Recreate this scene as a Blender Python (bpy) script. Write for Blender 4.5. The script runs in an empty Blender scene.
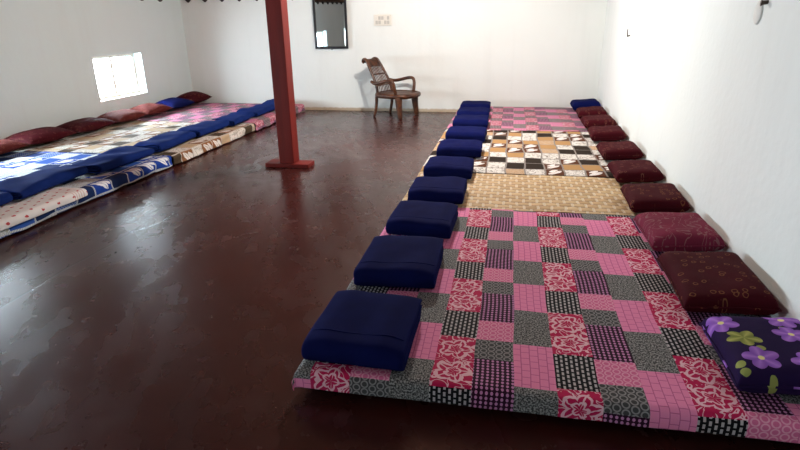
import bpy, math, random
from mathutils import Vector, Matrix, noise
random.seed(7)
S = bpy.context.scene
COL = S.collection
PI = math.pi

# ------------------------------------------------------------------ node expression helper
class X:
    """a float/colour/vector socket with arithmetic"""
    def __init__(s, t, k): s.t, s.k = t, k
    def _m(s, op, *a):
        n = s.t.nodes.new('ShaderNodeMath'); n.operation = op
        for i, v in enumerate((s,) + a):
            if isinstance(v, X): s.t.links.new(v.k, n.inputs[i])
            else: n.inputs[i].default_value = v
        return X(s.t, n.outputs[0])
    def __add__(s, o): return s._m('ADD', o)
    __radd__ = __add__
    def __sub__(s, o): return s._m('SUBTRACT', o)
    def __rsub__(s, o): return (s * -1) + o
    def __mul__(s, o): return s._m('MULTIPLY', o)
    __rmul__ = __mul__
    def __truediv__(s, o): return s._m('DIVIDE', o)
    def lt(s, o): return s._m('LESS_THAN', o)
    def gt(s, o): return s._m('GREATER_THAN', o)
    def floor(s): return s._m('FLOOR')
    def fract(s): return s._m('FRACT')
    def abs(s): return s._m('ABSOLUTE')
    def sin(s): return s._m('SINE')
    def cos(s): return s._m('COSINE')
    def sqrt(s): return s._m('SQRT')
    def mod(s, o): return s._m('FLOORED_MODULO', o)
    def atan2(s, o): return s._m('ARCTAN2', o)
    def max(s, o): return s._m('MAXIMUM', o)
    def min(s, o): return s._m('MINIMUM', o)
    def pow(s, o): return s._m('POWER', o)
    def smooth(s, a, b):
        n = s.t.nodes.new('ShaderNodeMapRange'); n.interpolation_type = 'SMOOTHSTEP'
        s.t.links.new(s.k, n.inputs[0]); n.inputs[1].default_value = a; n.inputs[2].default_value = b
        return X(s.t, n.outputs[0])
class Mat:
    def __init__(s, name):
        s.m = bpy.data.materials.new(name); s.m.use_nodes = True
        s.t = s.m.node_tree; s.b = s.t.nodes['Principled BSDF']; s.c = s.t.nodes.new('ShaderNodeTexCoord')
    def uv(s):
        n = s.t.nodes.new('ShaderNodeSeparateXYZ'); s.t.links.new(s.c.outputs['UV'], n.inputs[0])
        return X(s.t, n.outputs[0]), X(s.t, n.outputs[1])
    def xyz(s, which='Object'):
        n = s.t.nodes.new('ShaderNodeSeparateXYZ'); s.t.links.new(s.c.outputs[which], n.inputs[0])
        return [X(s.t, n.outputs[i]) for i in range(3)]
    def vec(s, x, y, z=0.0):
        n = s.t.nodes.new('ShaderNodeCombineXYZ')
        for i, v in enumerate((x, y, z)):
            if isinstance(v, X): s.t.links.new(v.k, n.inputs[i])
            else: n.inputs[i].default_value = v
        return X(s.t, n.outputs[0])
    def noise(s, v=None, scale=5, detail=2, dist=0.0, rough=.5):
        n = s.t.nodes.new('ShaderNodeTexNoise')
        if v is not None: s.t.links.new(v.k, n.inputs['Vector'])
        else: s.t.links.new(s.c.outputs['Object'], n.inputs['Vector'])
        n.inputs['Scale'].default_value = scale; n.inputs['Detail'].default_value = detail
        n.inputs['Distortion'].default_value = dist; n.inputs['Roughness'].default_value = rough
        return X(s.t, n.outputs[0])
    def white(s, v):
        n = s.t.nodes.new('ShaderNodeTexWhiteNoise'); n.noise_dimensions = '2D'
        s.t.links.new(v.k, n.inputs['Vector']); return X(s.t, n.outputs[0])
    def voro(s, v, scale, rnd=1.0):
        n = s.t.nodes.new('ShaderNodeTexVoronoi'); n.voronoi_dimensions = '2D'
        s.t.links.new(v.k, n.inputs['Vector']); n.inputs['Scale'].default_value = scale; n.inputs['Randomness'].default_value = rnd
        q = s.t.nodes.new('ShaderNodeSeparateColor'); s.t.links.new(n.outputs['Color'], q.inputs[0])
        p = s.t.nodes.new('ShaderNodeSeparateXYZ'); s.t.links.new(n.outputs['Position'], p.inputs[0])
        return X(s.t, n.outputs['Distance']), X(s.t, q.outputs[0]), X(s.t, p.outputs[0]), X(s.t, p.outputs[1])
    def mix(s, f, a, b):
        n = s.t.nodes.new('ShaderNodeMix'); n.data_type = 'RGBA'
        for i, v in ((0, f), (6, a), (7, b)):
            if isinstance(v, X): s.t.links.new(v.k, n.inputs[i])
            elif i == 0: n.inputs[0].default_value = v
            else: n.inputs[i].default_value = (*v, 1)
        return X(s.t, n.outputs[2])
    def set(s, col=None, rough=.7, spec=.5, bump=None, bs=.3, bd=.01, **kw):
        b = s.b
        if isinstance(col, X): s.t.links.new(col.k, b.inputs['Base Color'])
        elif col: b.inputs['Base Color'].default_value = (*col, 1)
        if isinstance(rough, X): s.t.links.new(rough.k, b.inputs['Roughness'])
        else: b.inputs['Roughness'].default_value = rough
        b.inputs['Specular IOR Level'].default_value = spec
        for k, v in kw.items(): b.inputs[k.replace('_', ' ')].default_value = v
        if bump is not None:
            n = s.t.nodes.new('ShaderNodeBump'); n.inputs['Strength'].default_value = bs; n.inputs['Distance'].default_value = bd
            s.t.links.new(bump.k, n.inputs['Height']); s.t.links.new(n.outputs[0], b.inputs['Normal'])
        return s.m

# ------------------------------------------------------------------ materials
def m_plain(name, col, rough=.6, var=.15, scale=12, spec=.5, **kw):
    M = Mat(name); n = M.noise(scale=scale, detail=3)
    c = M.mix(n, tuple(v * (1 - var) for v in col), tuple(min(1, v * (1 + var)) for v in col))
    return M.set(c, rough, spec, bump=n, bs=.1, **kw)

def m_wall(name, col, dirt=True):
    M = Mat(name); x, y, z = M.xyz()
    n = M.noise(scale=1.3, detail=4); f = M.noise(scale=18, detail=4)
    st = M.noise(M.vec(x * 5, y * 5, z * .5), 1.0, 3)                       # faint vertical wash streaks
    c = M.mix(n, tuple(v * .93 for v in col), col)
    c = M.mix(st.smooth(.5, .75) * .10, c, (.52, .53, .50))
    if dirt:                                                                # brown splash line along the foot of the wall
        c = M.mix((.05 + f * .03 - z).smooth(0, .03) * .75, c, (.42, .30, .16))
    return M.set(c, .85, .2, bump=f + n * 2, bs=.12, bd=.02)

def m_floor():
    M = Mat('oxide_floor'); x, y, z = M.xyz()
    n = M.noise(scale=.9, detail=5, dist=.6); f = M.noise(scale=7, detail=5); g = M.noise(scale=60, detail=2)
    c = M.mix(n.smooth(.3, .7), (.032, .0062, .0052), (.054, .0112, .0086))
    c = M.mix(f.smooth(.45, .8) * .35, c, (.042, .018, .016))
    wob = (M.noise(M.vec(0.0, y * .55, 0.0), 1.0, 3) - .5) * .5
    l1 = (x + 2.78 + wob).abs()
    l2 = (x + 2.68 + wob * .5).abs().max(6.6 - y)
    l3 = (y - 5.1 + (M.noise(M.vec(x * .6, 0.0, 0.0), 1.0, 3) - .5) * .6).abs()
    joint = (.011 - l1.min(l2).min(l3)).smooth(0, .006)
    c = M.mix(joint * .8, c, (.012, .006, .005))
    w1 = M.noise(M.vec(x * 1.6, y * 1.1, 0.0), 1.0, 3, .8, .55); stk = M.noise(M.vec(x * 9 + y * 4, y * 1.5 - x * .6, 0.0), 1.0, 4, .3); r = .19 + w1 * .16 + (f - .5) * .10 + (stk - .5) * .12
    return M.set(c, r, .36, bump=f * .05 + g * .08 + stk * .08 - joint * .35, bs=.14, bd=.012)

def cloth_finish(M, c, u, v, rough=.8, spec=.12, sheen=.0):
    th = ((u * 900).sin() * (v * 900).sin())
    n = M.noise(M.vec(u, v), 35, 3)
    return M.set(c, rough, spec, bump=n * .6 + th * .05, bs=.18, bd=.006, Sheen_Weight=sheen, Sheen_Roughness=.5)

def m_pink(name, off=0.0, sc=1.0, faded=0.0):
    M = Mat(name); u0, v0 = M.uv()
    dn = M.noise(M.vec(u0, v0), 2.2, 1)
    u = u0 + (dn - .5) * .022; v = v0 / sc + off + (dn - .5) * .02
    w = .167
    cx = (u + .257) / w; ci = cx.floor(); fx = cx.fract()
    k3 = (ci / 3).floor(); ty = ci.mod(3)
    # floral / black column
    fa = ((v + k3 * .31) / .615).fract(); fl = fa.lt(.61)
    px = (fx - .5) * w; py = (fa / .61 - .5) * .375
    py2 = (py.abs() - .085)
    nd = M.noise(M.vec(u * 1.0, v * 1.0, 3.0), 14, 2)
    qx = px + (nd - .5) * .05; qy = py2 + (nd - .5) * .05
    r = (qx * qx + qy * qy).sqrt(); th = qy.atan2(qx)
    R = .045 + .028 * (th * 2.5).cos().abs()
    ring = (r - R).abs().lt(.007).max((r - R * .5).abs().lt(.005)) .max(((th * 2.5).sin().abs().lt(.16)) * r.lt(R))
    nc = M.noise(M.vec(u, v, 1.0), 16, 1.5, 1.0)
    ring = ring.max(((nc * 5).fract() - .5).abs().lt(.12) * r.gt(R))
    floral = M.mix(ring * .85, (.50, .012, .085), (.86, .60, .68))
    bx = (u / .0205).fract() - .5; by = (v / .030 + .5 * (u / .0205).floor().mod(2)).fract() - .5
    dash = bx.abs().lt(.24) * by.abs().lt(.33)
    black = M.mix(dash, (.006, .006, .008), (.46, .44, .45))
    A = M.mix(fl, black, floral)
    # chain column
    fb = ((v - 2.68 + k3 * .25) / .62).fract()
    ux = (u / .034).fract() - .5; vy = (v / .034 + .5 * (u / .034).floor().mod(2)).fract() - .5
    rr = (ux * ux + vy * vy).sqrt(); chain = (rr - .40).abs().lt(.085)
    grey = M.mix(chain, (.060, .062, .064), (.27, .27, .27))
    pch = M.mix(chain * .8, (.66, .15, .31), (.82, .42, .55))
    sx = (u / .0205).fract() - .5; sy = (v / .021).fract() - .5
    dot = (sx * sx * 1.6 + sy * sy).lt(.13)
    purple = M.mix(dot, (.030, .006, .022), (.55, .24, .46))
    B = M.mix(fb.lt(.52), purple, M.mix(fb.lt(.25), pch, grey))
    # plain pink / grey speckle column
    fc = ((v - 3.139 + k3 * .12) / .625).fract()
    gx = (u / .036).fract() - .5; gy = (v / .046 + .5 * (u / .036).floor().mod(2)).fract() - .5
    grid = gx.abs().gt(.45).max(gy.abs().gt(.46))
    pink = M.mix(grid * .75, (.80, .26, .46), (.44, .065, .19))
    sp = M.noise(M.vec(u, v), 130, 2)
    speck = M.mix(sp.smooth(.42, .62), (.045, .047, .048), (.34, .35, .34))
    Cc = M.mix(fc.lt(.5), speck, pink)
    c = M.mix(ty.lt(.5), M.mix(ty.lt(1.5), Cc, B), A)
    if faded: c = M.mix(faded, c, (.27, .17, .20))
    return cloth_finish(M, c, u0, v0)

def m_patch(name, w, h, plain, dark, mid, leaf, pale, scrib, border, seed=0.0):
    M = Mat(name); u0, v0 = M.uv()
    dn = M.noise(M.vec(u0, v0), 2.0, 2)
    u = u0 + (dn - .5) * .07; v = v0 + (dn - .5) * .08
    ci = (u / w).floor(); cj = (v / h).floor(); fx = (u / w).fract() - .5; fy = (v / h).fract() - .5
    k = (ci * 3 + cj * 2 + (ci * cj).mod(3) + seed).mod(5)
    wn = M.white(M.vec(ci + seed, cj)) * .8 - .4
    k = (k + wn + .5).mod(5)
    nd = M.noise(M.vec(u, v), 11, 2) - .5
    a = (fx * .8 + fy * .6 + nd * .25); b = (fy * .8 - fx * .6 + nd * .25)
    lf = ((a * a) / .20 + (b * b) / .022).lt(1).max((((a - .1) * (a - .1)) / .09 + ((b - .27) * (b - .27)) / .012).lt(1))
    vein = (b + a * .1).abs().lt(.012)
    leafc = M.mix(lf * (1 - vein), mid, leaf)
    nc = M.noise(M.vec(u, v, 2.0), 14, 2, 1.2)
    palec = M.mix(((nc * 4).fract() - .5).abs().lt(.13), pale, scrib)
    lat = ((u / .03 + v / .03).fract() - .5).abs().lt(.09).max(((u / .03 - v / .03).fract() - .5).abs().lt(.09))
    latc = M.mix(lat * .6, plain, pale)
    c = M.mix(k.lt(.75), M.mix(k.lt(1.75), M.mix(k.lt(3.2), M.mix(k.lt(4.5), latc, palec), leafc), dark), plain)
    bo = fx.abs().gt(.455).max(fy.abs().gt(.465))
    tick = ((u + v) / .02).fract().lt(.35)
    c = M.mix(bo, c, M.mix(tick * .6, border, dark))
    return cloth_finish(M, c, u0, v0)

def m_straw():
    M = Mat('woven_straw_print'); u0, v0 = M.uv()
    dn = M.noise(M.vec(u0, v0), 5, 2) - .5
    u = u0 + dn * .03; v = v0 + dn * .035
    row = (v / .085).floor(); fy = (v / .085).fract()
    bx = u / .105 + row.mod(2) * .5; fx = bx.fract(); 
    hump = (fx * PI).sin() * (fy * PI).sin()
    strip = ((fy * 7 * PI + (M.noise(M.vec(u * 6, v * 40), 1.0, 2) - .5) * 6).sin() * .5 + .5)
    rnd = M.white(M.vec(bx.floor(), row))
    c = M.mix(rnd, (.42, .265, .115), (.60, .43, .23))
    c = M.mix(strip * .45, c, (.80, .64, .40))
    c = M.mix((.32 - hump).smooth(0, .36) * .9, c, (.15, .075, .028))
    thr = (fx - .5).abs().gt(.40)
    c = M.mix(thr * .65, c, (.88, .79, .60))
    return M.set(c, .7, .3, bump=hump + strip * .3, bs=.8, bd=.012)

def m_blanket(name, col):
    M = Mat(name); n = M.noise(scale=260, detail=2); g = M.noise(scale=9, detail=3)
    c = M.mix(g, col[0], col[1])
    return M.set(c, .9, .04, bump=n * .4 + g * .5, bs=.25, bd=.006)

def m_maroon(name, base, gold, scale=9, dens=.6, rose=False):
    M = Mat(name); u, v = M.uv(); nd = M.noise(M.vec(u, v), 14, 2) - .5
    V = M.vec(u + nd * .02, v + nd * .02)
    d, rnd, qx, qy = M.voro(V, scale, .8)
    ang = M.noise(M.vec(u, v, 4.0), 40, 1)
    R = .20 + rnd * .12
    ring = (d - R + (ang - .5) * .25).abs().lt(.05) * rnd.lt(dens)
    dots = M.noise(M.vec(u, v, 7.0), 55, 1).gt(.70)
    g = M.noise(M.vec(u, v), 6, 3)
    c = M.mix(g, tuple(x * .75 for x in base), tuple(x * 1.25 for x in base))
    if rose:
        nc = M.noise(M.vec(u, v, 2.0), 9, 2, 1.4)
        sc = ((nc * 5).fract() - .5).abs().lt(.10)
        c = M.mix(sc * .7, c, gold)
    else:
        c = M.mix(ring * .6, c, gold); c = M.mix(dots * .15, c, gold)
    return M.set(c, .8, .07, bump=M.noise(M.vec(u, v), 120, 2) * .4 + g, bs=.25, bd=.006)

def m_purple():
    M = Mat('purple_floral_cotton'); u, v = M.uv(); nd = M.noise(M.vec(u, v), 10, 2) - .5
    u1 = u + nd * .025; v1 = v + nd * .025
    c = None; base = (.014, .005, .040)
    d, rnd, qx, qy = M.voro(M.vec(u1, v1), 6.0, .55)
    th = (v1 - qy).atan2(u1 - qx)
    s = d
    R = .26 + .15 * (th * 2.5 + rnd * 6).cos().abs()
    flower = s.lt(R); petal = (th * 2.5 + rnd * 6).sin().abs()
    fcol = M.mix(petal * .6 + s * .8, (.42, .20, .62), (.16, .05, .34)); fcol = M.mix(s.lt(.07), fcol, (.75, .68, .28))
    lcol = M.mix(petal, (.36, .36, .10), (.16, .18, .04))
    isf = rnd.lt(.45) .max(rnd.gt(.8))
    c = M.mix(flower, base, M.mix(isf, lcol, fcol))
    d2, r2, _, _ = M.voro(M.vec(u1 + .37, v1 + .11), 13, .9)
    c = M.mix(d2.lt(.22) * r2.gt(.62) * (1 - flower), c, (.26, .29, .08))
    return M.set(c, .8, .08, bump=M.noise(M.vec(u, v), 110, 2), bs=.15, bd=.004)

def m_towel():
    M = Mat('white_red_motif_cotton'); u, v = M.uv()
    fx = (u / .09 + .5 * (v / .085).floor().mod(2)).fract() - .5; fy = (v / .085).fract() - .5
    n = M.noise(M.vec(u, v), 40, 2) - .5
    mo = ((fx + n * .3) * (fx + n * .3) * 6 + (fy + n * .3) * (fy + n * .3) * 2).lt(.07)
    c = M.mix(mo, (.82, .82, .81), (.52, .07, .08))
    st = ((v - 4.02).abs().lt(.07) * ((v / .028).fract() - .5).abs().lt(.16))
    c = M.mix(st * .6, c, (.60, .30, .28))
    return cloth_finish(M, c, u, v)

def m_wood(name, c1, c2, rough=.4, sx=20, sz=2):
    M = Mat(name); x, y, z = M.xyz()
    n = M.noise(M.vec(x * sx, y * sx, z * sz), 1.0, 4, .4)
    return M.set(M.mix(n.smooth(.3, .7), c1, c2), rough, .4, bump=n, bs=.1, bd=.004)

def m_cane():
    M = Mat('brown_cane'); x, y, z = M.xyz('Object')
    n = M.noise(scale=14, detail=4); r = ((z * 260).sin() * .5 + .5)
    c = M.mix(n.smooth(.3, .75), (.032, .010, .0045), (.135, .047, .016))
    c = M.mix(r * .25, c, (.03, .01, .005))
    return M.set(c, .38, .45, bump=r * .3 + n, bs=.2, bd=.004)

def m_tile():
    M = Mat('roof_tile_clay'); n = M.noise(scale=4, detail=4)
    return M.set(M.mix(n, (.13, .055, .035), (.30, .14, .09)), .85, .2, bump=n, bs=.3)

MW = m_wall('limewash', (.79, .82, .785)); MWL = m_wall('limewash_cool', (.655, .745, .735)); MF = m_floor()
MP1 = m_pink('pink_patchwork_cotton'); MP2 = m_pink('pink_patchwork_cotton_faded', .2, 1.0, .38)
MBR = m_patch('brown_patchwork_cotton', .185, .235, (.40, .24, .10), (.022, .014, .009), (.095, .032, .012), (.82, .80, .77), (.68, .67, .63), (.25, .23, .20), (.30, .28, .26))
MBR2 = m_patch('beige_patchwork_cotton', .185, .235, (.48, .36, .23), (.075, .055, .035), (.24, .11, .05), (.76, .74, .69), (.66, .64, .59), (.36, .33, .27), (.56, .52, .46), 3.0)
MBL = m_patch('blue_patchwork_cotton', .20, .235, (.03, .10, .40), (.010, .028, .11), (.012, .055, .34), (.80, .84, .88), (.60, .67, .72), (.40, .42, .36), (.62, .68, .70), 2.6)
MST = m_straw(); MNV = m_blanket('navy_fleece', ((.003, .0045, .042), (.005, .009, .078))); MNV_LIT = m_blanket('blue_fleece', ((.006, .017, .10), (.010, .030, .165)))  # left blankets: the navy fleece again, with window light put into its colour
MMR = m_maroon('maroon_brocade', (.044, .003, .0065), (.20, .085, .035), 21, .45); MMR2 = m_maroon('maroon_small_print', (.046, .003, .0065), (.20, .09, .06), 22, .45)
MRS = m_maroon('rose_brocade', (.155, .018, .042), (.22, .115, .12), rose=True); MRD = m_maroon('rust_red_print', (.085, .014, .012), (.22, .09, .06), 20, .6)
MPU = m_purple(); MTW = m_towel()
MPIL = m_wood('red_oxide_paint', (.125, .008, .005), (.18, .013, .008), .5, 14, 1.2); MPIL.node_tree.nodes['Principled BSDF'].inputs['Specular IOR Level'].default_value = .2
MCN = m_cane(); MTL = m_tile()
MFR = m_plain('black_lacquered_wood', (.010, .009, .010), .35)
MWH = m_plain('ivory_plastic', (.74, .71, .63), .4, .04); MSW = m_plain('switch_grey', (.52, .50, .45), .4, .05)
MWF = m_plain('cream_window_paint', (.80, .74, .66), .5, .05); MIR = m_plain('grey_iron', (.22, .21, .20), .5)
MBK = m_plain('black_mattress_ticking', (.010, .010, .012), .9, .2, 40, .2)
MGR = m_plain('greyish_mattress_ticking', (.10, .10, .12), .9, .2, 40, .2)
MNL = m_plain('rusty_nail', (.06, .04, .03), .5)
M = Mat('mirror_glass'); MMI = M.set((.80, .83, .83), .02, .5, Metallic=1.0)
M = Mat('plaster_patch'); MPP = M.set(M.mix(M.noise(scale=30), (.66, .66, .61), (.74, .74, .70)), .9, .2)
M = Mat('window_glass'); MGL = M.m
tr = M.t.nodes.new('ShaderNodeBsdfTransparent'); mx = M.t.nodes.new('ShaderNodeMixShader'); mx.inputs[0].default_value = .08
M.b.inputs['Roughness'].default_value = .05
M.t.links.new(tr.outputs[0], mx.inputs[1]); M.t.links.new(M.b.outputs[0], mx.inputs[2])
M.t.links.new(mx.outputs[0], M.t.nodes['Material Output'].inputs[0])

# ------------------------------------------------------------------ mesh helpers
class MB:
    def __init__(s): s.v, s.f, s.uvs = [], [], {}
    def add(s, vs, fs, uv=None):
        o = len(s.v); s.v += [tuple(p) for p in vs]
        s.f += [tuple(i + o for i in f) for f in fs]
        if uv: s.uvs.update({o + i: q for i, q in enumerate(uv)})
        return s
    def box(s, a, b):
        (x0, y0, z0), (x1, y1, z1) = a, b
        return s.add([(x0,y0,z0),(x1,y0,z0),(x1,y1,z0),(x0,y1,z0),(x0,y0,z1),(x1,y0,z1),(x1,y1,z1),(x0,y1,z1)],
                     [(0,3,2,1),(4,5,6,7),(0,1,5,4),(1,2,6,5),(2,3,7,6),(3,0,4,7)])
    def tube(s, pts, rad, n=10, flat=(1, 1)):
        pts = [Vector(p) for p in pts]; N = len(pts)
        rad = rad if isinstance(rad, (list, tuple)) else [rad] * N
        vs, fs = [], []; ref = None
        for i, p in enumerate(pts):
            t = (pts[min(i + 1, N - 1)] - pts[max(i - 1, 0)]).normalized()
            if ref is None:
                ref = Vector((0, 0, 1)) if abs(t.z) < .9 else Vector((1, 0, 0))
            a = (ref - t * ref.dot(t)).normalized(); b = t.cross(a); ref = a
            for k in range(n):
                an = 2 * PI * k / n
                vs.append(p + a * (math.cos(an) * rad[i] * flat[0]) + b * (math.sin(an) * rad[i] * flat[1]))
        for i in range(N - 1):
            for k in range(n):
                k2 = (k + 1) % n
                fs.append((i*n+k, i*n+k2, (i+1)*n+k2, (i+1)*n+k))
        fs.append(tuple(range(n))[::-1]); fs.append(tuple((N-1)*n + k for k in range(n)))
        return s.add(vs, fs)
    def build(s, name, mat, parent=None, smooth=True, bevel=0, sub=0, solid=0, loc=None, rotz=0, rot=None):
        me = bpy.data.meshes.new(name); me.from_pydata(s.v, [], s.f); me.update()
        if s.uvs:
            ul = me.uv_layers.new(name='UVMap')
            for l in me.loops: ul.data[l.index].uv = s.uvs.get(l.vertex_index, (0, 0))
        if smooth:
            for p in me.polygons: p.use_smooth = True
        me.materials.append(mat)
        o = bpy.data.objects.new(name, me); COL.objects.link(o)
        if parent: o.parent = parent
        if loc: o.location = loc
        if rotz: o.rotation_euler = (0, 0, rotz)
        if rot: o.rotation_euler = rot
        if solid:
            m = o.modifiers.new('thick', 'SOLIDIFY'); m.thickness = solid; m.offset = -1
        if bevel:
            m = o.modifiers.new('bevel', 'BEVEL'); m.width = bevel; m.segments = 3; m.limit_method = 'ANGLE'
        if sub:
            m = o.modifiers.new('sub', 'SUBSURF'); m.levels = m.render_levels = sub
        return o
def tag(o, label, cat, group=None):
    o['label'] = label; o['category'] = cat
    if group: o['group'] = group
    return o
def struct(o): o['kind'] = 'structure'; return o
def thing(name, label, cat, loc=(0, 0, 0), rotz=0, group=None):
    o = bpy.data.objects.new(name, None); COL.objects.link(o); o.location = loc; o.rotation_euler = (0, 0, rotz)
    return tag(o, label, cat, group)
def dup(root, loc, rotz, label, group=None, mat=None, scale=None):
    r = root.copy(); COL.objects.link(r); r.location = loc; r.rotation_euler = (0, 0, rotz); r['label'] = label
    if scale: r.scale = scale
    if group: r['group'] = group
    for ch in list(root.children):
        c = ch.copy(); COL.objects.link(c); c.parent = r
    return r
def path(pts, n=6):
    """Catmull-Rom through pts"""
    P = [Vector(p) for p in pts]; P = [P[0] * 2 - P[1]] + P + [P[-1] * 2 - P[-2]]; out = []
    for i in range(1, len(P) - 2):
        for k in range(n):
            t = k / n; a, b, c, d = P[i-1], P[i], P[i+1], P[i+2]
            out.append(.5 * ((2*b) + (c-a)*t + (2*a-5*b+4*c-d)*t*t + (3*b-a-3*c+d)*t*t*t))
    out.append(P[-2]); return out
def nz(x, y, z=0, s=1.0): return noise.noise(Vector((x * s, y * s, z)))

# ------------------------------------------------------------------ the room
XL, XR, YB, YF, H = -5.93, 1.43, 9.8, -2.6, 1.93
T = .32
struct(MB().box((XL - T, YF - T, -.12), (XR + T, YB + T, 0)).build('floor', MF, smooth=False))
WIN = [(7.30, 8.42), (4.42, 5.52), (1.45, 2.55), (-1.75, -.60)]
Z0, Z1 = .445, 1.09
mb = MB(); y = YF - T
mb.box((XL - T, YF - T, 0), (XL, YB + T, Z0)); mb.box((XL - T, YF - T, Z1), (XL, YB + T, H))
for a, b in sorted(WIN):
    mb.box((XL - T, y, Z0), (XL, a, Z1)); y = b
mb.box((XL - T, y, Z0), (XL, YB + T, Z1))
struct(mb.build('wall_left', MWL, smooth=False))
struct(MB().box((XL, YB, 0), (XR, YB + T, H)).build('wall_back', MW, smooth=False))
def xr(y): return XR - .0165 * (YB - y)                                # the right wall runs slightly askew
vs = [(xr(y) + d, y, z) for y in (YF - T, YB + T) for d in (0, T) for z in (0, H)]
struct(MB().add(vs, [(0, 1, 5, 4), (2, 6, 7, 3), (0, 2, 3, 1), (4, 5, 7, 6), (1, 3, 7, 5), (0, 4, 6, 2)]).build('wall_right', MW, smooth=False))
struct(MB().box((XL, YF - T, 0), (xr(YF), YF, H)).build('wall_front', MW, smooth=False))
# hipped tile roof, ridge along the room
xm = (XL + XR) / 2; rz = H + 1.75; oh = .02
e = [(XL - T, YF - T, H), (XR + T, YF - T, H), (XR + T, YB + T, H), (XL - T, YB + T, H)]
r0, r1 = (xm, YF + 3.4, rz), (xm, YB - 3.4, rz)
vs = e + [r0, r1]; vs2 = [(x, y, z + .09) for x, y, z in vs]
fs = [(0, 1, 4), (1, 2, 5, 4), (2, 3, 5), (3, 0, 4, 5)]
struct(MB().add(vs + vs2, [f[::-1] for f in fs] + [tuple(i + 6 for i in f) for f in fs]).build('ceiling', MTL, smooth=False))
# scalloped tile ends along the wall heads
def tile_row(name, p0, p1, step, nrm):
    mb = MB(); p0, p1 = Vector(p0), Vector(p1); d = (p1 - p0); L = d.length; d.normalize(); n = int(L / step)
    for i in range(n):
        c = p0 + d * (i + .5) * step; prof = []
        for k in range(9):
            a = PI * k / 8; prof.append((math.cos(a) * step * .30, -(1 - abs(math.cos(a))) * .085))
        vs = []
        for q in (0, .05):
            for a, b in prof: vs.append(c + d * a + Vector((0, 0, b + .035)) + Vector(nrm) * q)
        fs = [tuple(range(9)), tuple(range(9, 18))[::-1]] + [(k, k + 9, k + 10, k + 1) for k in range(8)] + [(0, 8, 17, 9)]
        mb.add(vs, fs)
    return struct(mb.build(name, m_tile_dark, smooth=False))
m_tile_dark = m_plain('sooty_clay_tile', (.03, .022, .022), .85)  # tile ends, much darker than the roof tile clay
tile_row('trim_left', (XL - .01, YF, H), (XL - .01, YB, H), .50, (1, 0, 0))
tile_row('trim_back', (XL, YB + .01, H), (XR, YB + .01, H), .33, (0, -1, 0))

# windows in the left wall
for i, (a, b) in enumerate(WIN):
    xf = XL - .17
    w = bpy.data.objects.new('window_%d' % (i + 1), None); COL.objects.link(w); struct(w); w.location = (xf, (a + b) / 2, Z0)
    hw, hh = (b - a) / 2, Z1 - Z0; t = .05
    mb = MB(); mb.box((-.03, -hw, 0), (.03, hw, t)); mb.box((-.03, -hw, hh - t), (.03, hw, hh))
    mb.box((-.03, -hw, t), (.03, -hw + t, hh - t)); mb.box((-.03, hw - t, t), (.03, hw, hh - t))
    mb.build('window_frame', MWF, w, smooth=False)
    MB().box((-.025, -.03, t), (.025, .03, hh - t)).build('mullion', MWF, w, smooth=False)
    for s in (-1, 1):
        y0, y1 = (-hw + t, -.03) if s < 0 else (.03, hw - t)
        MB().box((-.006, y0, t), (-.002, y1, hh - t)).build('pane', MGL, w, smooth=False)
    mb = MB()
    for k in range(5):
        z = t + (hh - 2 * t) * (k + .5) / 5
        mb.tube([(-.06, .03, z), (-.06, hw - t, z)], .006, 6)
    mb.tube([(-.06, hw * .55, t), (-.06, hw * .55, hh - t)], .007, 6)
    mb.build('window_grille', MIR, w)
    MB().box((.03, -hw, -.0), (.17, hw, .012)).build('window_sill', MWF, w, smooth=False)
    # the daylight enters here
    L = bpy.data.lights.new('daylight_portal', 'AREA'); L.shape = 'RECTANGLE'; L.size = hh; L.size_y = b - a
    L.cycles.is_portal = True
    o = bpy.data.objects.new('daylight_portal', L); COL.objects.link(o); o.location = (XL - T - .02, (a + b) / 2, (Z0 + Z1) / 2); o.rotation_euler = (0, -PI / 2, 0)

# ------------------------------------------------------------------ pillar
p = thing('pillar', 'square red painted wooden pillar standing on a flat red base plate in the middle of the floor', 'pillar', (-2.385, 5.71, 0))
MB().box((-.085, -.085, .045), (.085, .085, rz)).build('post', MPIL, p, smooth=False, bevel=.006)
MB().box((-.25, -.105, 0), (.255, .105, .045)).build('base_plate', MPIL, p, smooth=False, bevel=.006)

# ------------------------------------------------------------------ mirror, switch plate, wall fittings
mr = thing('wall_mirror', 'tall black framed mirror hanging on the back wall', 'mirror', (-3.115, YB - .012, 1.075)); mr.rotation_euler = (.011, 0, math.radians(.0))
mb = MB(); w, h, f = .302, .90, .040
o4 = [(-w, 0), (w, 0), (w, h), (-w, h)]; i4 = [(-w + f, f), (w - f, f), (w - f, h - f), (-w + f, h - f)]
vs = [(x, yy, z) for yy in (0, -.028) for x, z in o4 + i4]
fs = []
for k in range(4):
    k2 = (k + 1) % 4
    fs += [(8+k, 8+k2, 12+k2, 12+k), (k2, k, 4+k, 4+k2), (k, k2, 8+k2, 8+k), (4+k2, 4+k, 12+k, 12+k2)]
mb.add(vs, fs).build('mirror_frame', MFR, mr, smooth=False, bevel=.006)
MB().box((-w + f - .005, -.012, f - .005), (w - f + .005, -.004, h - f + .005)).build('mirror_glass', MMI, mr, smooth=False)
MB().tube([(.0, -.012, .004), (0, -.014, -.02)], .008, 8).build('frame_knob', MFR, mr)

sw = thing('switchboard', 'ivory electrical switchboard on the back wall above the cane chair', 'switch', (-2.192, YB, 1.535))
cp = MB().box((-.155, -.022, -.09), (.155, 0, .09)).build('cover_plate', MWH, sw, smooth=False, bevel=.006)
for r in (0, 1):
    for k in range(5):
        x = -.10 + k * .05; z = .035 - r * .07
        MB().box((x - .021, -.03, z - .028), (x + .021, -.021, z + .028)).build('switch', MSW if (k + r) % 3 else MWH, cp, smooth=False, bevel=.003)

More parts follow.
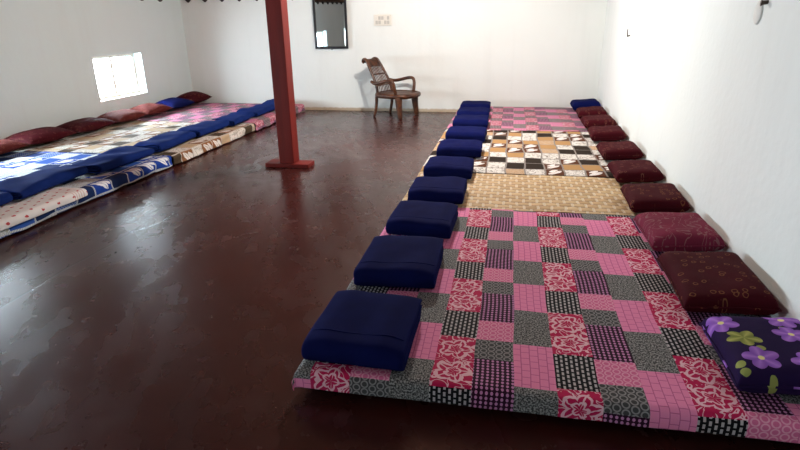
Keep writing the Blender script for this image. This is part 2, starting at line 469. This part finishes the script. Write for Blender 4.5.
hk = thing('wall_hook', 'small dark metal hook on the white right wall', 'hook', (1.391, 7.44, 1.302)); hk.rotation_euler = (0, 0, -.0165)
MB().tube(path([(0, 0, .01), (-.03, 0, .0), (-.035, -.045, .0)], 4), .007, 6).build('hook_arm', MNL, hk)
MB().tube(path([(-.03, 0, .0), (-.036, 0, .05), (-.034, 0, .08)], 4), .006, 6).build('hook_pin', MNL, hk)
mb = MB(); n = 28
vs = [(0, 0, 0)] ; ring = []
for q, rr in ((-.006, 1.0), (-.010, .86)):
    for k in range(n):
        a = 2 * PI * k / n; vs.append((q, math.cos(a) * .055 * rr, math.sin(a) * .062 * rr))
fs = [(1 + k, 1 + (k + 1) % n, 1 + n + (k + 1) % n, 1 + n + k) for k in range(n)] + [tuple(1 + n + k for k in range(n))]
vs2 = vs[1:]; fs = [tuple(i - 1 for i in f) for f in fs]
back = [(0, yy, zz) for _, yy, zz in vs2[:n]]; m0 = len(vs2); vs2 += back
fs += [(k, m0 + k, m0 + (k + 1) % n, (k + 1) % n) for k in range(n)] + [tuple(m0 + k for k in range(n))[::-1]]
tag(MB().add(vs2, fs).build('outlet_cover', MPP, loc=(1.3275, 3.58, 1.522), rotz=-.0165), 'round white plaster-coloured cover disc on the right wall', 'cover')  # plain round cover disc, not an electrical outlet
tag(MB().tube([(0.0, 0, 0), (-.03, 0, -.004), (-.032, 0, -.004)], [.011, .012, .018], 8).build('wall_nail', MNL, loc=(1.3265, 3.485, 1.574), rotz=-.0165), 'rusty brown nail in the right wall beside the round cover disc', 'nail')

# ------------------------------------------------------------------ bedding helpers
def edge_map(s, drop, r=.035):
    """cloth distance s past an edge -> (outward, down)"""
    q = r * PI / 2
    if s <= 0: return s, 0.0
    if s < q: a = s / r; return r * math.sin(a), r * (1 - math.cos(a))
    return r, r + (s - q)
def axis(lo, hi, n, da, db, r=.035):
    """samples along one axis incl. overhang lengths da/db at both ends -> list of (cloth coord, signed side, s)"""
    out = []
    if da: out += [(lo - s, -1, s) for s in [da * k / 7 for k in range(7, 0, -1)]]
    out += [(lo + (hi - lo) * k / n, 0, 0) for k in range(n + 1)]
    if db: out += [(hi + s, 1, s) for s in [db * k / 7 for k in range(1, 8)]]
    return out
def sheet(name, mat, x0, x1, y0, y1, z, dx=(0, 0), dy=(0, 0), wrinkle=.006, ns=18, seed=0, wave=.012, r=.035):
    """a cotton sheet laid over a mattress; edges listed in dx / dy roll over and hang"""
    ax = axis(x0, x1, max(4, int((x1 - x0) * ns)), *dx); ay = axis(y0, y1, max(4, int((y1 - y0) * ns)), *dy)
    vs, uv, fs = [], [], []
    for (v, sy, s2) in ay:
        for (u, sx, s1) in ax:
            ox, d1 = edge_map(s1, 0, r); oy, d2 = edge_map(s2, 0, r)
            x = (x0 - ox if sx < 0 else x1 + ox) if sx else u
            y = (y0 - oy if sy < 0 else y1 + oy) if sy else v
            w1 = wrinkle * (nz(u, v, seed, 2.0) + .6 * nz(u * .7, v, seed + 3, 5.0) + .3 * nz(u, v, seed + 5, 11))
            zz = z - max(d1, d2) - min(d1, d2) * .25 + (w1 if not (sx or sy) else w1 * .4)
            if sx: x += sx * wave * nz(v, d1 * 2, seed + 9, 6.5) * min(1, d1 / .05)
            else: x += wave * .7 * nz(v, 0, seed + 2, 2.0) * (1 if sy else 0)
            if sy: y += sy * wave * nz(u, d2 * 2, seed + 7, 4.5) * min(1, d2 / .05)
            else:
                if v == y0 and not dy[0] or v == y1 and not dy[1]: y += .014 * nz(u, v, seed + 1, 2.2)
            zz = max(zz, .008 + .004 * nz(u, v, seed, 6))
            vs.append((x, y, zz)); uv.append((u, v))
    W = len(ax)
    for j in range(len(ay) - 1):
        for i in range(W - 1): fs.append((j*W+i, j*W+i+1, (j+1)*W+i+1, (j+1)*W+i))
    return MB().add(vs, fs, uv).build(name, mat, solid=.007, sub=1)

def slab(x0, x1, y0, y1, z0, z1, seed=0, r=.03):
    """soft mattress body with rounded, slightly wavy sides"""
    mb = MB(); nx = max(3, int((x1 - x0) * 4)); ny = max(3, int((y1 - y0) * 4)); cols = []
    prof = [(0.02, 0), (0, .25), (0, .75), (.02, 1)]
    per = [(x0 + (x1-x0)*k/nx, y0) for k in range(nx)] + [(x1, y0 + (y1-y0)*k/ny) for k in range(ny)] + [(x1 - (x1-x0)*k/nx, y1) for k in range(nx)] + [(x0, y1 - (y1-y0)*k/ny) for k in range(ny)]
    cx, cy = (x0+x1)/2, (y0+y1)/2; vs = []; n = len(per)
    for ins, t in prof:
        for (x, y) in per:
            dx = (ins if x == x0 else -ins if x == x1 else 0); dy = (ins if y == y0 else -ins if y == y1 else 0)
            o = .006 * nz(x, y, seed + t, 3)
            vs.append((x + dx + o, y + dy + o, z0 + (z1 - z0) * t))
    fs = []
    for j in range(3):
        for k in range(n): fs.append((j*n+k, j*n+(k+1)%n, (j+1)*n+(k+1)%n, (j+1)*n+k))
    fs.append(tuple(range(n))[::-1]); fs.append(tuple(3*n + k for k in range(n)))
    return mb.add(vs, fs)

def cushion(lx, ly, h, seed=0, px=3.2, q=.55, nx=18, ny=22):
    """soft pillow: two faces meeting in a seam, corners pulled in a little"""
    mb = MB(); top = []; vs = []; uv = []; fs = []
    def pos(u, v, s):
        e = max(0.0, (1 - abs(u) ** px)) ** q * max(0.0, (1 - abs(v) ** px)) ** q
        pull = 1 - .035 * (1 - abs(v) ** 2) * abs(u) ** 3; pullv = 1 - .035 * (1 - abs(u) ** 2) * abs(v) ** 3
        x = u * lx / 2 * pull; y = v * ly / 2 * pullv
        lump = 1 + .16 * nz(u * 1.3, v * 1.3, seed) 
        z = h * .46 + s * e * h * (.54 if s > 0 else .46) * lump + (.004 * nz(u, v, seed + 4, 4) if s > 0 else 0)
        return (x, y, z)
    def co(k, n):
        t = -1 + 2 * k / n; return math.copysign(1 - (1 - abs(t)) ** 1.5, t)
    for j in range(ny + 1):
        for i in range(nx + 1):
            vs.append(pos(co(i, nx), co(j, ny), 1)); uv.append((vs[-1][0] + seed, vs[-1][1] + seed * .7))
    idx = {}
    W = nx + 1
    for j in range(ny + 1):
        for i in range(nx + 1):
            if i in (0, nx) or j in (0, ny): idx[i, j] = j * W + i
            else:
                idx[i, j] = len(vs); vs.append(pos(co(i, nx), co(j, ny), -1)); uv.append((vs[-1][0] + seed, vs[-1][1] + seed * .7))
    for j in range(ny):
        for i in range(nx):
            fs.append((j*W+i, j*W+i+1, (j+1)*W+i+1, (j+1)*W+i))
            fs.append((idx[i, j], idx[i, j+1], idx[i+1, j+1], idx[i+1, j]))
    mb.add(vs, fs, uv)
    per = [(i, 0) for i in range(nx)] + [(nx, j) for j in range(ny)] + [(i, ny) for i in range(nx, 0, -1)] + [(0, j) for j in range(ny, 0, -1)]
    seam = [vs[j * W + i] for i, j in per]
    return mb, seam
def pillow(name, mat, lx, ly, h, label, loc, rot, group, seed=0, **kw):
    t = thing(name, label, 'pillow', loc, 0, group); t.rotation_euler = rot
    mb, seam = cushion(lx, ly, h, seed, **kw)
    mb.build('pillow_body', mat, t, sub=1)
    n = len(seam); sv = []; sf = []
    for i, p in enumerate(seam):
        p = Vector(p); d = (Vector(seam[(i+1) % n]) - Vector(seam[i-1])).normalized(); a = Vector((0, 0, 1)); b = d.cross(a)
        for k in range(6):
            an = 2 * PI * k / 6; sv.append(p + a * math.cos(an) * .005 + b * math.sin(an) * .005)
    for i in range(n):
        for k in range(6):
            i2, k2 = (i + 1) % n, (k + 1) % 6
            sf.append((i*6+k, i2*6+k, i2*6+k2, i*6+k2))
    MB().add(sv, sf, [(v[0] + seed, v[1]) for v in sv]).build('seam_piping', mat, t)
    return t

def blanket_mesh(w, d, h, seed=0, skew=0.0, soft=1.0):
    """one folded fleece: a strip wound front-to-back, its rounded fold at the front (-y)"""
    t = h / 4.15
    z = [t * .5 + k * t * 1.04 for k in range(4)]
    raw = []
    def arc(y, za, zb, sgn, n=6):
        c = (za + zb) / 2; r = (zb - za) / 2
        return [(y + sgn * abs(r) * .9 * math.sin(PI * k / n), c - r * math.cos(PI * k / n)) for k in range(n + 1)]
    y0, y1 = -d / 2 + h * .42, d / 2 - t * .6
    def lin(a, b, zz, n=8): return [(a + (b - a) * k / n, zz) for k in range(1, n)]
    raw += [(y1 - .012, z[2])] + lin(y1 - .012, y0 + .01, z[2]) 
    raw += arc(y0 + .01, z[2], z[1], -1) 
    raw += lin(y0 + .01, y1 - .02, z[1]) + arc(y1 - .02, z[1], z[0], 1) + lin(y1 - .02, y0, z[0]) + arc(y0, z[0], z[3], -1, 10) + lin(y0, y1, z[3]) + [(y1, z[3])]
    N = len(raw); nx = 12; vs = []; fs = []
    xs = [-1, -.985, -.93] + [-.75 + 1.5 * k / nx for k in range(nx + 1)] + [.93, .985, 1]
    for xi, u in enumerate(xs):
        th = t * .47 * (.35 if abs(u) == 1 else .8 if abs(u) > .98 else 1)
        for i, (y, zz) in enumerate(raw):
            a = raw[max(0, i - 1)]; b = raw[min(N - 1, i + 1)]
            tx, tz = b[0] - a[0], b[1] - a[1]; L = math.hypot(tx, tz) or 1; nxx, nzz = -tz / L, tx / L
            e = th * (.6 if i in (0, N - 1) else 1)
            x = u * w / 2 * (1 + .012 * nz(y * 3, zz * 30, seed))
            drop = 1 - .14 * max(0, abs(u) - .7) / .3 * (zz / h) - .08 * soft * max(0, abs(y) / (d / 2) - .7)
            lump = soft * .010 * nz(u * (1 + soft * .3), y * 4, seed + 2) * zz / h + .004 * nz(u * 3, y * 9, seed + 6) * zz / h
            sk = skew * u * .03
            for s in (1, -1):
                vs.append((x + .008 * nz(y * 5, zz * 20, seed + 3), y + s * nxx * e + sk + .006 * nz(u * 2, zz * 12, seed + 8), max(.001, (zz + s * nzz * e) * drop + lump)))
    R = 2 * N
    ih = min(range(N - 11, N), key=lambda i: abs(raw[i][0] + d / 2 - .115)); hem = []
    for xi in range(2, len(xs) - 2):
        a, b = vs[xi*R + 2*ih], vs[xi*R + 2*ih + 1]; hem.append(Vector(max(a, b, key=lambda q: q[2])) + Vector((0, 0, .0005)))
    for xi in range(len(xs) - 1):
        for i in range(N - 1):
            for s in (0, 1):
                q = (xi*R + 2*i + s, xi*R + 2*(i+1) + s, (xi+1)*R + 2*(i+1) + s, (xi+1)*R + 2*i + s)
                fs.append(q if s else q[::-1])
        for i in (0, N - 1):
            q = (xi*R + 2*i, xi*R + 2*i + 1, (xi+1)*R + 2*i + 1, (xi+1)*R + 2*i); fs.append(q if i == 0 else q[::-1])
    for xi in (0, len(xs) - 1):
        for i in range(N - 1):
            q = (xi*R + 2*i, xi*R + 2*(i+1), xi*R + 2*(i+1) + 1, xi*R + 2*i + 1); fs.append(q if xi == 0 else q[::-1])
    mb = MB().add(vs, fs); mb.hem = hem; return mb

# ------------------------------------------------------------------ right bed
ZT = .122
tag(slab(-.80, 1.24, 1.88, 9.62, 0, .108, 1).build('mattress', MBK, bevel=.012), 'long thin black mattress under the patchwork covers along the right wall', 'mattress')
tag(sheet('bedsheet', MP1, -.80, 1.27, 1.87, 4.115, ZT + .012, dx=(.09, 0), dy=(.105, 0), seed=1), 'large pink, magenta and grey patchwork bedsheet on the near end of the right bed', 'bedsheet')
tag(sheet('straw_mat', MST, -.80, 1.31, 4.12, 5.20, ZT + .006, dx=(.07, 0), seed=4, wrinkle=.006), 'tan woven straw-pattern cover across the right bed behind the near pink sheet', 'mat')
tag(sheet('bedsheet', MBR, -.80, 1.33, 5.205, 7.455, ZT + .010, dx=(.09, 0), seed=7), 'brown and white patchwork bedsheet in the middle of the right bed', 'bedsheet')
tag(sheet('bedsheet', MP2, -.80, 1.365, 7.46, 9.62, ZT + .010, dx=(.09, 0), dy=(0, .10), seed=9), 'pink and grey patchwork bedsheet at the far end of the right bed', 'bedsheet')
ORD = ['first', 'second', 'third', 'fourth', 'fifth', 'sixth', 'seventh', 'eighth', 'ninth', 'tenth']
zb = ZT + .018
RB = [(2.135, .53, 0), (2.90, .57, .02), (3.64, .52, -.02), (4.36, .50, .01), (5.12, .50, 0), (5.97, .50, .02), (6.82, .52, -.02), (7.72, .54, .02), (8.46, .52, 0), (9.22, .50, .0)]
RBL = ['folded navy blanket at the near corner of the right bed, closest to the camera',
 'folded navy blanket second from the near end of the right bed, on the pink sheet',
 'folded navy blanket third from the near end of the right bed, on the pink sheet',
 'folded navy blanket lying where the straw mat meets the near pink sheet',
 'folded navy blanket on the outer edge of the straw mat, beyond the pink sheet',
 'folded navy blanket on the near half of the brown patchwork sheet of the right bed',
 'folded navy blanket on the far half of the brown patchwork sheet of the right bed',
 'folded navy blanket third from the back wall on the right bed, where brown meets pink',
 'folded navy blanket second from the back wall on the right bed',
 'folded navy blanket nearest the back wall on the right bed, right of the cane chair']
for i, (y, d, rz_) in enumerate(RB):
    w = .44 if i < 5 else .47
    x = -.615 + (.03, .05, .065, .08, .09, .115, .12, .11, .095, .08)[i]
    bm_ = blanket_mesh(w, d, .118, seed=i * 11 + 3, skew=.3 if i % 2 else -.3)
    b = bm_.build('folded_blanket', MNV, loc=(x, y, zb), rotz=rz_)
    if i < 6: MB().tube(bm_.hem, .0024, 6, (.5, 1.6)).build('stitched_hem', MNV, b)
    b.modifiers.new('sub', 'SUBSURF').render_levels = 1
    tag(b, RBL[i], 'blanket', 'folded blankets along the right bed')
G = 'pillows along the right wall'
BX = dict(px=7.0, q=.34)
RP = [('pillow', MPU, .40, .47, .125, 'dark purple pillow with violet flowers and olive leaves, nearest on the right', (1.10, 2.165, 0)),
 ('pillow', MMR, 0.41, .60, .13, 'maroon pillow with gold floral print between the purple and the rose pillows', (1.085, 2.835, 0)),
 ('pillow', MRS, 0.41, .52, .120, 'rose pink pillow with grey scroll print, third from the near end at right', (1.1, 3.58, 0)),
 ('pillow', MMR, 0.4, .52, .120, 'maroon pillow just beyond the rose one, on the near edge of the straw mat', (1.12, 4.31, 0)),
 ('pillow', MMR2, 0.39, .50, .115, 'maroon pillow at the far edge of the straw mat on the right bed', (1.14, 5.13, 0)),
 ('pillow', MMR2, 0.39, .50, .115, 'maroon pillow on the near half of the brown patchwork sheet at right', (1.15, 5.98, 0)),
 ('pillow', MMR2, 0.39, .50, .120, 'maroon pillow on the far half of the brown patchwork sheet at right', (1.165, 6.92, 0)),
 ('pillow', MMR2, .40, .50, .120, 'maroon pillow third from the back wall along the right wall', (1.18, 7.74, 0)),
 ('pillow', MMR2, .40, .50, .120, 'maroon pillow second from the back wall, in front of the navy pillow', (1.19, 8.52, 0)),
 ('pillow', MNV, .42, .46, .135, 'navy blue pillow in the far right corner of the room', (1.195, 9.33, 0))]
for i, (n, m, lx, ly, h, lab, (x, y, _)) in enumerate(RP):
    pillow(n, m, lx, ly, h, lab, (x, y, ZT + .038), (0, -.07, random.uniform(-.04, .04)), G, seed=i * 3.7 + 1, **BX)

# ------------------------------------------------------------------ left bed
XF = -3.66; ZL = .118
tag(slab(XL + .02, XF - .12, 2.4, 9.60, 0, .104, 5).build('mattress', MGR, bevel=.012), 'long low mattress under the sheets along the left window wall', 'mattress')
x0 = XL + .04
tag(sheet('bedsheet', MBL, x0, XF - .06, 2.36, 5.478, ZL + .012, dx=(0, .135), dy=(.11, 0), seed=21, wave=.028), 'blue and white patchwork bedsheet on the near part of the left bed', 'bedsheet')
tag(sheet('bedsheet', MBR2, x0, XF - .05, 5.483, 7.598, ZL + .012, dx=(0, .135), seed=24, wave=.028), 'beige and brown patchwork bedsheet in the middle of the left bed under the window', 'bedsheet')
tag(sheet('bedsheet', MP2, x0, XF - .03, 7.603, 9.62, ZL + .012, dx=(0, .135), dy=(0, .10), seed=27, wave=.028), 'pink patchwork bedsheet on the far end of the left bed in the back corner', 'bedsheet')
tag(sheet('draped_cloth', MTW, -4.45, XF - .045, 2.7, 4.12, ZL + .03, dx=(0, .095), seed=31, wave=.012, r=.045), 'white cotton cloth with small red motifs hanging over the left bed edge', 'cloth')
LB = [(3.20, .86, .01), (4.08, .90, .02), (5.00, .92, -.02), (5.93, .90, .02), (6.80, .84, -.02), (7.60, .80, .02), (8.42, .82, -.01), (9.24, .80, .02)]
LBL = ['folded blue blanket at the left photo edge, nearest on the left bed',
 'folded blue blanket on the white red-printed cloth of the left bed, second from near',
 'folded blue blanket on the far part of the blue patchwork sheet of the left bed',
 'folded blue blanket on the near part of the beige patchwork sheet, left bed',
 'folded blue blanket on the far part of the beige patchwork sheet, left bed',
 'folded blue blanket where the beige sheet meets the pink one, left bed',
 'folded blue blanket second from the back wall on the left bed, left of the pillar',
 'folded blue blanket nearest the back wall on the left bed, partly behind the red pillar']
for i, (y, d, rz_) in enumerate(LB):
    w = .37; x = XF - .235 - w / 2 + .08 - (.10 if i < 2 else .04 if i < 5 else 0) + .0
    z = ZL + (.046 if i < 2 else .03)
    b = blanket_mesh(d - .05, w, .098, seed=i * 7 + 51, skew=.5 if i % 2 else -.4, soft=3.2).build('folded_blanket', MNV_LIT, loc=(x, y, z), rotz=PI / 2 + .035)
    b.modifiers.new('sub', 'SUBSURF').render_levels = 1
    tag(b, LBL[i], 'blanket', 'folded blankets along the left bed')
G = 'pillows along the left wall'
LP = [(MRD, .74, 'rust red pillow at the left edge of the photo against the window wall', 5.05),
 (MMR2, .74, 'maroon pillow second from the left against the window wall, left of the window', 5.83),
 (MMR2, .72, 'maroon pillow against the left wall just left below the window', 6.62),
 (MRD, .67, 'rust red pillow against the wall directly below the bright window', 7.37),
 (MRD, .66, 'rust red pillow below the right end of the window, beside the navy pillow', 8.05),
 (MNV, .66, 'navy pillow between the rust red and the dark maroon pillow in the left corner', 8.74),
 (MMR, .60, 'dark maroon pillow in the far left corner of the room', 9.38)]
for i, (m, ly, lab, y) in enumerate(LP):
    pillow('pillow', m, .40, ly, .15 if i < 6 else .19, lab, (XL + .245, y, ZL + .048), (0, .10, random.uniform(-.03, .03)), G, seed=i * 2.3 + 40, px=2.4, q=.5)

# ------------------------------------------------------------------ cane chair
ch = thing('cane_chair', 'brown cane armchair with a reclined slatted back, facing right by the back wall', 'chair', (-1.89, 9.28, 0), math.radians(-21))
hw = .25
for s in (-1, 1):
    MB().tube(path([(.27, s * .27, 0), (.255, s * .265, .05), (.235, s * .26, .2), (.225, s * .26, .345)], 5), [.030 + .032 * (k / 15) ** 1.0 for k in range(16)], 12).build('leg', MCN, ch)
    MB().tube(path([(-.275, s * .25, 0), (-.255, s * .245, .06), (-.225, s * .24, .2), (-.215, s * .24, .36)], 5), [.020 + .008 * (k / 15) for k in range(16)], 10).build('leg', MCN, ch)
# seat: rounded plan with a thick wrapped rim
def outline(n=40):
    out = []
    for k in range(n):
        a = 2 * PI * k / n; c, s_ = math.cos(a), math.sin(a)
        q = .62
        out.append((.055 + math.copysign(abs(c) ** q, c) * .315, math.copysign(abs(s_) ** q, s_) * .295))
    return out
ol = outline(); mb = MB(); vs = [(x * .97, y * .97, .352) for x, y in ol] + [(x * .97, y * .97, .392) for x, y in ol]
n = len(ol)
for rr, zz in ((.6, .388), (.25, .383)): vs += [(.055 + (x - .055) * rr, y * rr, zz) for x, y in ol]
fs = [(k, (k+1) % n, n + (k+1) % n, n + k) for k in range(n)]
for j in (1, 2): fs += [(j*n + k, j*n + (k+1) % n, (j+1)*n + (k+1) % n, (j+1)*n + k) for k in range(n)]
fs += [tuple(3*n + k for k in range(n)), tuple(range(n))[::-1]]
mb.add(vs, fs).build('seat', MCN, ch)
def ringtube(loop, r, nn=8):
    vs = []; fs = []; N = len(loop)
    for i, p in enumerate(loop):
        p = Vector(p); t = (Vector(loop[(i+1) % N]) - Vector(loop[i-1])).normalized(); a = Vector((0, 0, 1)); b = t.cross(a)
        for k in range(nn):
            an = 2*PI*k/nn; vs.append(p + a * math.cos(an) * r + b * math.sin(an) * r)
    for i in range(N):
        for k in range(nn):
            i2, k2 = (i+1) % N, (k+1) % nn; fs.append((i*nn+k, i2*nn+k, i2*nn+k2, i*nn+k2))
    return MB().add(vs, fs)
ringtube([(x, y, .362) for x, y in ol], .042).build('seat_frame', MCN, ch)
# back profile in the side plane (x, z)
prof = path([(-.205, 0, .37), (-.225, 0, .48), (-.275, 0, .60), (-.335, 0, .71), (-.39, 0, .805), (-.43, 0, .875), (-.47, 0, .918), (-.52, 0, .92), (-.548, 0, .89), (-.53, 0, .862)], 4)
def wid(i): 
    t = i / (len(prof) - 1); return .225 - .075 * min(1, t * 1.35) - .03 * max(0, t - .75) / .25
for s in (-1, 1):
    MB().tube([(p.x, s * wid(i), p.z) for i, p in enumerate(prof)], .025, 8).build('back_rail', MCN, ch)
k0 = int(len(prof) * .44)
vs = []; fs = []
seg = prof[k0:]; m = 14
for i, p in enumerate(seg):
    for k in range(m + 1):
        u = -1 + 2 * k / m; vs.append((p.x + .012 * math.cos(k * PI), u * wid(k0 + i), p.z))
for i in range(len(seg) - 1):
    for k in range(m): fs.append((i*(m+1)+k, i*(m+1)+k+1, (i+1)*(m+1)+k+1, (i+1)*(m+1)+k))
MB().add(vs, fs).build('headrest', MCN, ch, solid=.018)
mb = MB()
for k in range(9):
    u = -.84 + 1.68 * k / 8
    mb.tube([(p.x, u * wid(i), p.z) for i, p in enumerate(prof[:k0 + 3])], .0085, 6)
for ii in (5, 11):
    if ii < k0 + 3:
        p = prof[ii]; mb.tube([(p.x + .006, -wid(ii), p.z), (p.x - .004, 0, p.z), (p.x + .006, wid(ii), p.z)], .012, 6)
mb.build('back_slats', MCN, ch)
for s in (-1, 1):
    pts = path([(-.30, s * .255, .575), (-.20, s * .30, .555), (-.10, s * .33, .57), (.02, s * .345, .60), (.11, s * .34, .61), (.165, s * .33, .585), (.185, s * .315, .50), (.19, s * .285, .39)], 5)
    MB().tube(pts, .027, 8).build('armrest', MCN, ch)

# ------------------------------------------------------------------ bulb lamp hanging from the roof, out of the frame
lamp = thing('hanging_lamp', 'bare bulb holder hanging on a cord from the roof above the floor', 'lamp', (-.95, 6.75, 2.64))
MB().tube([(0, 0, .0), (0, 0, .07)], [.022, .018], 12).build('bulb_holder', MFR, lamp)
MB().tube([(0, 0, .07), (0, 0, .50)], .004, 6).build('lamp_cord', MFR, lamp)
L = bpy.data.lights.new('bulb_light', 'POINT'); L.energy = 390; L.color = (1, .975, .93); L.shadow_soft_size = .06
o = bpy.data.objects.new('bulb_light', L); COL.objects.link(o); o.location = (-.95, 6.75, 2.57)

# ------------------------------------------------------------------ daylight, camera, view
W = bpy.data.worlds.new('sky'); S.world = W; W.use_nodes = True
bg = W.node_tree.nodes['Background']; bg.inputs[0].default_value = (.74, .89, 1.0, 1); bg.inputs[1].default_value = 80.0
F, PT, YW, RL = 551.6, .35247, .19579, -.014517
fw = Vector((-math.sin(YW) * math.cos(PT), math.cos(YW) * math.cos(PT), -math.sin(PT)))
rt = Vector((math.cos(YW), math.sin(YW), 0)); up = rt.cross(fw)
c, s = math.cos(RL), math.sin(RL); A, B = c * rt + s * up, -s * rt + c * up
cam = bpy.data.cameras.new('camera'); cam.sensor_width = 36; cam.lens = F / 800 * 36; cam.clip_start = .05
co = bpy.data.objects.new('camera', cam); COL.objects.link(co)
m = Matrix((A, B, -fw)).transposed().to_4x4(); m.translation = (0, 0, 1.5); co.matrix_world = m
S.camera = co
S.view_settings.view_transform = 'Standard'; S.view_settings.look = 'None'; S.view_settings.gamma = 1
S.view_settings.use_curve_mapping = False; S.view_settings.exposure = 0.0
